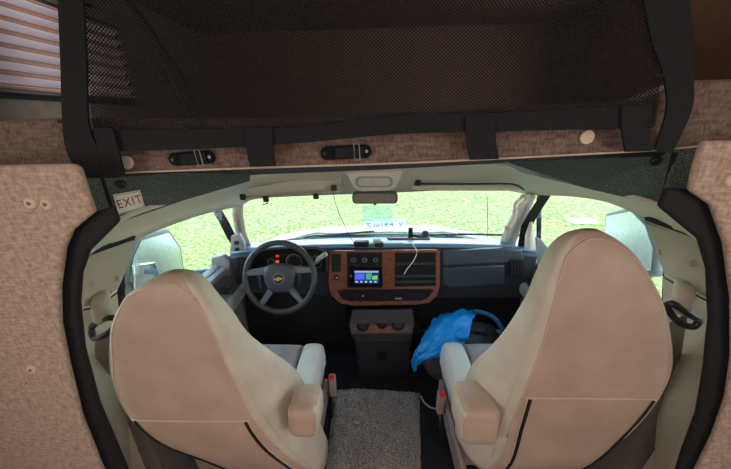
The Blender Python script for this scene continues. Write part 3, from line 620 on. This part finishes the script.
# things on the dash top
gp = box('black_gadget', PY(361.5, 244, 1.46), (.082, .04, .036), BLK, bevel=.008); tag(gp, 'black rectangular gadget on the dash top, the left one', 'gadget')
g2 = empty('dash_camera', PY(377, 245, 1.47)); tag(g2, 'small black device with pale top on the dash beside the gadget', 'device')
box('body', PY(379, 245, 1.46), (.05, .04, .030), BLK, g2, bevel=.006); box('pale_cap', PY(377, 241, 1.46), (.045, .035, .014), mat('pale_green_plastic', (160, 188, 180), .4), g2, bevel=.004)
o = tube('dash_cable', [PY(366, 246, 1.455), PY(372, 247, 1.45), PY(376, 247, 1.455)], .0025, BLKM); tag(o, 'short black cable joining the two dash gadgets', 'cable')
pm = empty('phone_mount', PY(411, 236, 1.72)); tag(pm, 'dark and blue phone mount standing on the dash by the windshield', 'phone mount')
box('mount_plate', PY(410.5, 233, 1.66), (.026, .02, .068), BLK, pm, bevel=.004)
tube('mount_arm', [PY(411, 235, 1.66), PY(420, 237, 1.68), PY(425, 236, 1.70)], .008, BLK, pm)
disc('suction_cup', PY(425, 234, 1.69), (-.3, -1, .4), .026, .022, mat('navy_plastic', (50, 66, 100), .3), pm, r2=.02)
box('mount_foot', PY(425, 239, 1.68), (.06, .03, .014), mat('navy_plastic', (50, 66, 100), .3), pm, bevel=.004)
tr = yslab('dash_grille', [(386, 238.2), (430, 238.4), (430, 240.6), (389, 240.6)], 1.60, .01, mat('brown_grille', (118, 96, 84), .6), da, bevel=.002)
wc = tube('white_cable', [PY(a, b, Y) for a, b, Y in ((411, 240, 1.62), (414, 246, 1.42), (417, 252, 1.39), (414, 260, 1.385), (408, 268, 1.385), (404, 274, 1.385))], .0022, WHITE, smoothpath=4); tag(wc, 'thin white cable hanging from the dash top over the storage bay', 'cable')
bc = tube('black_cable', [PY(a, b, Y) for a, b, Y in ((332, 186, 1.22), (336, 205, 1.30), (343, 222, 1.38), (351, 238, 1.43), (355, 245, 1.45))], .0014, BLKM, smoothpath=4); tag(bc, 'thin black cable hanging from the headliner down to the dash', 'cable')
# pass sticker and lettered strip on the glass
c0 = [PY(a, b, Y) for a, b, Y in ((362, 206, 1.51), (392, 206, 1.51), (392, 221, 1.63), (363, 221, 1.63))]
o = slab('tint_sticker', c0, .001, STICK, None); tag(o, 'pale green translucent square sticker on the windshield below the mirror', 'sticker')
c1 = [PY(a, b, Y) for a, b, Y in ((364, 220, 1.60), (405, 218.5, 1.60), (406, 229, 1.68), (364, 231, 1.68))]
pb = empty('plate_sticker', sum(c1, Vector()) / 4); tag(pb, 'white strip with reversed registration lettering on the windshield base', 'sticker')
slab('strip', c1, .001, STRIPM, pb)
cc = sum(c1, Vector()) / 4; nn1 = (c1[1] - c1[0]).cross(c1[3] - c1[0]).normalized()
if nn1.dot(CAM - cc) < 0: nn1 = -nn1
tx = text('lettering', 'V  R916LZ', .066, INK, frame(cc + nn1 * .002, -(c1[1] - c1[0]), (c1[0] - c1[3])), pb); tx.scale = (.74, 1, 1)

# ================================================================= console
co = empty('centre_console', PY(384, 378, 1.32)); tag(co, 'black engine cover console with three wood-rimmed cup holders', 'console')
def cring(sx, pts): return pts
loft('console_body', [[PY(a, b, Y) for a, b, Y in r] for r in (
    [(352, 309, 1.40), (413, 308, 1.40), (413, 312, 1.50), (352, 312, 1.50)],
    [(348, 325, 1.36), (415, 324, 1.36), (415, 325, 1.50), (350, 325, 1.50)],
    [(350, 334, 1.33), (414, 333, 1.33), (414, 330, 1.50), (352, 330, 1.50)],
    [(354, 340, 1.32), (412, 339, 1.32), (412, 335, 1.50), (354, 335, 1.50)],
    [(359, 379, 1.32), (410, 377, 1.32), (410, 360, 1.50), (359, 360, 1.50)])], mat('console_charcoal', (40, 42, 48), .4), co, smooth=False)
bpy.data.objects['console_body'].modifiers.new('b', 'BEVEL').width = .008
yslab('front_panel', [(357, 341), (410, 340), (408, 374), (361, 375.5)], 1.312, .012, mat('console_black', (44, 46, 52), .35), co, bevel=.004)
yslab('latch', rrect(377, 352, 387, 361, 1.5), 1.306, .008, BLKM, co, bevel=.002)
tp = [PY(a, b, Y) for a, b, Y in ((353, 319, 1.385), (360, 317.5, 1.39), (407, 317, 1.39), (409, 319, 1.385), (408, 330, 1.335), (402, 332, 1.33), (362, 332.5, 1.33), (354, 331, 1.335))]
wt = slab('cup_tray', tp, .008, WOOD, co, bevel=.002); ntp = (tp[2] - tp[0]).cross(tp[4] - tp[0]).normalized()
if ntp.z < 0: ntp = -ntp
for cx, cy, r in ((363, 325, .036), (382, 323.5, .029), (398, 324, .037)):
    k = PY(cx, cy, 1.358)
    rr = ray(cx, cy); k = CAM + rr * ((tp[0] - CAM).dot(ntp) / rr.dot(ntp))
    ch = disc('cup_holder', k + ntp * .002, ntp, r, .004, BLKM, co)
    tube('rim', [k + ntp * .003 + ntp.to_track_quat('Z', 'Y').to_matrix() @ Vector((r * math.cos(2 * PI * i / 24), r * math.sin(2 * PI * i / 24), 0)) for i in range(24)], .0028, BLK, ch, close=True)
    disc('cup_base', k + ntp * .0025, ntp, r * .6, .004, BLK, ch)

# ================================================================= carpet mat with shaggy pile
mp = [PZ(a, b, FZ + .02) for a, b in ((335, 390), (365, 386), (378, 388), (419, 389))]
x0, x1 = PZ(333, 390, FZ + .02).x, PZ(420, 390, FZ + .02).x; yf = PZ(376, 388, FZ + .02).y
bm = bmesh.new(); nx, ny = 56, 84; V = []
xl = PZ(326, 469, FZ + .02).x; xr = PZ(421, 469, FZ + .02).x; yn = PZ(376, 469, FZ + .02).y
for j in range(ny + 1):
    t = j / ny; y = yf - (yf - .5) * t; s_ = (yf - y) / (yf - yn); a = x0 + (xl - x0) * s_ * .9; b = x1 + (xr - x1) * s_; row = []
    for i in range(nx + 1):
        u = i / nx; x = a + (b - a) * u; e = min(u, 1 - u, t * 2) * 2
        hgt = .022 * min(1, e * 8) + .010 * random.random() * min(1, e * 10)
        row.append(bm.verts.new((x + .004 * (random.random() - .5), y + .004 * (random.random() - .5) + (.012 * math.sin(u * 5) if t < .1 else 0) * (1 - t * 10), FZ + hgt)))
    V.append(row)
for j in range(ny):
    for i in range(nx): bm.faces.new((V[j][i], V[j][i + 1], V[j + 1][i + 1], V[j + 1][i]))
o = done('carpet_mat', bm, CARPET, smooth=True); tag(o, 'grey shaggy carpet mat on the floor between the two seats', 'mat')
# pile tufts
bm = bmesh.new()
for k in range(9000):
    t = .07 + .93 * random.random() ** .8; y = yf - (yf - .72) * t; s_ = (yf - y) / (yf - yn); a = x0 + (xl - x0) * s_ * .9; b = x1 + (xr - x1) * s_
    x = a + (b - a) * (.03 + .94 * random.random()); p = Vector((x, y, FZ + .024)); an = random.random() * PI; d_ = Vector((math.cos(an), math.sin(an), 0)) * .0028
    tip = p + Vector(((random.random() - .5) * .012, (random.random() - .5) * .012, .004 + .006 * random.random()))
    bm.faces.new([bm.verts.new(p - d_), bm.verts.new(p + d_), bm.verts.new(tip)])
me = bpy.data.meshes.new('pile'); bm.to_mesh(me); bm.free(); pile = link('pile', me, CARPET, o); pile['kind'] = 'stuff'

# ================================================================= seats
def seat(s, cx, slices, label, cushion, arm, buckle, seamz):
    base = Vector((cx, .85, FZ)); t = empty('captain_seat', base); tag(t, label, 'seat', 'the two cab seats')
    N = 48
    def rp(sl, th):
        z, rl, rr, fl, fr, yr, yf_ = sl; c, sn = math.cos(th), math.sin(th); e = 2 / 3.6
        u = math.copysign(abs(c) ** e, c); v = math.copysign(abs(sn) ** e, sn)
        k = (v + 1) / 2
        a_, b_ = rl + (fl - rl) * k, rr + (fr - rr) * k
        return Vector(((a_ + b_) / 2 + u * (b_ - a_) / 2, yr + (yf_ - yr) * k, z))
    def interp(z):
        sl = slices
        for a, b in zip(sl, sl[1:]):
            if a[0] <= z <= b[0]:
                q = (z - a[0]) / (b[0] - a[0]); return tuple(x + (y - x) * q for x, y in zip(a, b))
        return sl[-1] if z > sl[-1][0] else sl[0]
    # catmull through slices for smoothness
    dense = []
    for i in range(len(slices) - 1):
        p0 = slices[max(i - 1, 0)]; p1 = slices[i]; p2 = slices[i + 1]; p3 = slices[min(i + 2, len(slices) - 1)]
        for j in range(4):
            q = j / 4; dense.append(tuple(.5 * (2 * b + (c - a) * q + (2 * a - 5 * b + 4 * c - d) * q * q + (3 * b - a - 3 * c + d) * q ** 3) for a, b, c, d in zip(p0, p1, p2, p3)))
    dense.append(slices[-1]); slices = dense
    rings = [[rp(sl, 2 * PI * k / N) for k in range(N)] for sl in slices]
    bk = loft('backrest', rings, VIN, t)
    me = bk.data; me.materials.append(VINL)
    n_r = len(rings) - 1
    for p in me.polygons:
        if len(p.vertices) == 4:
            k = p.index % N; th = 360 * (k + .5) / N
            if not (225 <= th <= 315): p.material_index = 1  # sides coloured lighter as if lit; same tan vinyl as the rear
    def seam(th, z0, z1, r=.0028, m=PIPE, name='piping', dth=0):
        P = []
        for k in range(25):
            z = z0 + (z1 - z0) * k / 24; q = interp(z); c = Vector(((q[1] + q[2]) / 2, (q[5] + q[6]) / 2, z)); p = rp(q, rad(th + dth * k / 24)); P.append(p + (p - c).normalized() * .0005)
        tube(name, P, r, m, bk, n=6)
    zt = slices[-1][0]
    for th in (225, 315): seam(th, .62, zt - .05, .0018)
    # horizontal seam across the rear
    P = []
    for k in range(21):
        th = 225 + 90 * k / 20; q = interp(seamz - .012 + .018 * math.sin(PI * k / 20)); p = rp(q, rad(th)); P.append(p + Vector((0, -.0005, 0)))
    tube('piping', P, .0017, PIPE, bk, n=6)
    # black zip slits below it
    for th, d in ((234, 10), (306, -10)): seam(th, seamz - .012, slices[0][0] + .03, .0045, BLKM, 'zipper', d)
    for th, d in ((231, 10), (309, -10)): seam(th, seamz - .008, slices[0][0] + .03, .0022, PIPE, 'piping', d)
    if s < 0: seam(330, .90, .50, .0016, VINL, 'piping', -6)
    else: seam(210, .90, .50, .0016, VINL, 'piping', 6)
    tube('piping', [rp(interp(zt - .05 + .036 * math.sin(PI * (a - 225) / 90)), rad(a)) + Vector((0, 0, .001)) for a in range(225, 316, 3)], .0017, PIPE, bk, n=6)
    # cushion
    x0, x1, y0, y1, z1 = cushion
    inner = max(x0, x1) if s < 0 else min(x0, x1); outer = min(x0, x1) if s < 0 else max(x0, x1)
    def cush(name, xa, xb, m, zt_, ya=y0, yb=y1):
        rr = []
        for y, zz, zl in ((ya, zt_ - .02, .30), (ya + .1, zt_, .30), (yb - .12, zt_ + .012, .30), (yb - .05, zt_ + .002, .30), (yb - .012, zt_ - .035, .32), (yb, zt_ - .08, .35), (yb - .004, zt_ - .13, .37)):
            zl = min(zl, zz - .03); w_ = abs(xb - xa); e = min(.022, w_ * .3); a, b = min(xa, xb), max(xa, xb)
            rr.append([Vector(p) for p in ((a, y, zl), (a, y, zz - e), (a + e * .3, y, zz - e * .3), (a + e, y, zz), (b - e, y, zz), (b - e * .3, y, zz - e * .3), (b, y, zz - e), (b, y, zl))])
        return loft(name, rr, m, t, sub=1)
    sg = 1 if s < 0 else -1
    cush('cushion', inner - sg * .085, outer + sg * .05, SUEDE, z1)
    cush('bolster', inner, inner - sg * .087, VINW, z1 + .008); cush('bolster', outer, outer + sg * .052, VINW, z1 + .008)
    bx0, bx1 = min(x0, x1) + .05, max(x0, x1) - .05
    box('seat_skirt', ((x0 + x1) / 2, (y0 + y1) / 2 - .02, .29), (abs(x1 - x0) - .03, y1 - y0 - .12, .14), mat('skirt_beige', (150, 136, 124), .6), t, bevel=.02, seg=3)
    box('pedestal', ((x0 + x1) / 2, .88, (FZ + .24) / 2), (.30, .30, .24 - FZ), BLKM, t, bevel=.01)
    # armrest folded up beside the backrest
    ax, ay, az, w_, d_, h_, rt = arm
    M = Matrix.Rotation(rad(rt), 3, 'X')
    ar = box('armrest', (ax, ay, az), (w_, d_, h_), VINL, t, bevel=.0, rot=M); ar.modifiers.clear()
    for _m in (0,):
        b_ = ar.modifiers.new('b', 'BEVEL'); b_.width = .028; b_.segments = 5
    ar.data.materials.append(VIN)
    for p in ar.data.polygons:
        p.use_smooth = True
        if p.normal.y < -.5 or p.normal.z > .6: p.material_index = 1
    # seat side rail trim and buckle
    bx, by, bz = buckle
    sr = box('side_rail', (inner + sg * .006, .82, .34), (.02, .46, .10), mat('mauve_plastic', (132, 116, 112), .5), t, bevel=.008, seg=3)
    bk2 = box('belt_buckle', (bx, by, bz), (.03, .032, .11), mat('taupe_buckle', (150, 134, 124), .5), t, bevel=.006); 
    box('release_button', (bx, by - .010, bz + .054), (.024, .02, .012), REDB, bk2, bevel=.002)
    tube('buckle_stalk', [(bx, by, bz - .05), (bx + s * .01, by - .03, bz - .16)], .008, BLK, bk2)
    return t
# slices: z, rear left x, rear right x, front left x, front right x, y rear, y front
SL = [(.40, -.50, -.20, -.60, -.21, .62, .80), (.57, -.585, -.262, -.68, -.235, .565, .80), (.66, -.69, -.30, -.72, -.24, .55, .79), (.76, -.735, -.335, -.735, -.255, .545, .765),
      (.87, -.735, -.350, -.71, -.32, .545, .72), (.96, -.71, -.370, -.67, -.37, .548, .685), (1.045, -.68, -.385, -.635, -.395, .55, .665), (1.108, -.635, -.405, -.595, -.42, .553, .65),
      (1.142, -.60, -.418, -.57, -.435, .556, .645), (1.170, -.54, -.44, -.535, -.45, .565, .63), (1.184, -.50, -.47, -.50, -.47, .585, .61)]
seat(-1, -.49, SL, 'tan vinyl captain seat on the left, behind the steering wheel', (-.75, -.27, .70, 1.12, .565), (-.232, .62, .725, .085, .12, .10, -8), (-.225, 1.00, .40), .765)
SR = [(.40, .30, .62, .24, .66, .64, .84), (.52, .32, .674, .24, .73, .605, .84), (.66, .325, .735, .245, .75, .60, .83), (.76, .33, .755, .255, .75, .595, .80),
      (.84, .335, .762, .29, .735, .595, .77), (.92, .348, .745, .325, .712, .597, .75), (1.05, .36, .685, .36, .64, .602, .72), (1.13, .370, .632, .372, .593, .61, .71),
      (1.20, .386, .57, .388, .545, .622, .70), (1.238, .41, .515, .412, .51, .635, .685), (1.254, .445, .48, .445, .48, .65, .67)]
seat(1, .50, SR, 'tan vinyl captain seat on the right, in front of the glove box', (.27, .75, .74, 1.13, .565), (.262, .66, .675, .11, .14, .125, -8), (.235, .92, .40), .80)

# ================================================================= bags in passenger footwell
bgp = empty('duffel_bag', PZ(455, 365, FZ)); tag(bgp, 'dark grey soft bag on the passenger footwell floor under the blue cloth', 'bag')
c = PY(462, 343, 1.30)
bm = bmesh.new(); bmesh.ops.create_icosphere(bm, subdivisions=4, radius=1)
for v in bm.verts:
    n_ = noise.noise(v.co * 2.2) * .13 + noise.noise(v.co * 5) * .05; v.co = Vector((v.co.x * .24, v.co.y * .15, v.co.z * .19)) * (1 + n_)
    v.co += local(bgp, (c.x + .03, 1.33, .28))
done('bag_body', bm, BAGM, bgp, smooth=True)
bagc = Vector((c.x, 1.33, .27))
tube('bag_handle', [bagc + Vector(p) for p in ((-.12, -.02, .14), (-.03, -.06, .20), (.08, -.05, .20), (.15, -.03, .12))], .009, BAGM, bgp, smoothpath=4)
# blue cloth draped: sheet defined by pixel rows at changing depth
rows = [[(432, 320, 1.335), (445, 313, 1.355), (462, 309, 1.375), (476, 311, 1.375)],
        [(424, 334, 1.285), (440, 322, 1.275), (458, 316, 1.285), (473, 318, 1.295)],
        [(419, 344, 1.245), (434, 338, 1.225), (452, 331, 1.225), (468, 330, 1.235)],
        [(414, 352, 1.225), (426, 350, 1.195), (446, 343, 1.185), (463, 345, 1.195)],
        [(411, 359, 1.225), (417, 357, 1.195), (430, 352, 1.175), (455, 350, 1.175)],
        [(412, 367, 1.235), (415, 369, 1.205), (420, 362, 1.185), (428, 356, 1.175)]]
R0 = [crom([PY(*p) for p in r], 8) for r in rows]
cols = list(zip(*R0)); R1 = [crom(list(cc_), 6) for cc_ in cols]
for i, cl in enumerate(R1):
    for j, p in enumerate(cl): cl[j] = p + Vector((0, -.02 * noise.noise(Vector((i * .22, j * .12, 1.0))) - .045 * abs(noise.noise(Vector((i * .16 + j * .16, j * .06 - i * .14, 3.0)))) + .01 * noise.noise(Vector((i * .6, j * .35, 9))), .008 * noise.noise(Vector((i * .3, j * .2, 5)))))
bl_ = loft('blue_jacket', R1, BLUE, None, closed=False, solid=.004); tag(bl_, 'bright blue cloth draped over the dark bag in the passenger footwell', 'cloth')
edge = tube('blue_strap', [PY(a, b, Y) for a, b, Y in ((474, 311, 1.33), (488, 314, 1.31), (498, 322, 1.28), (505, 334, 1.25), (506, 340, 1.24))], [.012] * 13, mat('dull_blue_strap', (20, 86, 128), .6), smoothpath=3); tag(edge, 'dull blue rolled strap curving over the right side of the bag', 'strap')
bk_ = tube('bag_cord', [PZ(a, b, FZ + .01) for a, b in ((421, 396), (424, 402), (430, 407), (437, 409))], .004, mat('beige_cord', (170, 160, 150), .7), smoothpath=4); tag(bk_, 'thin beige cord on the floor beside the passenger seat', 'cord')
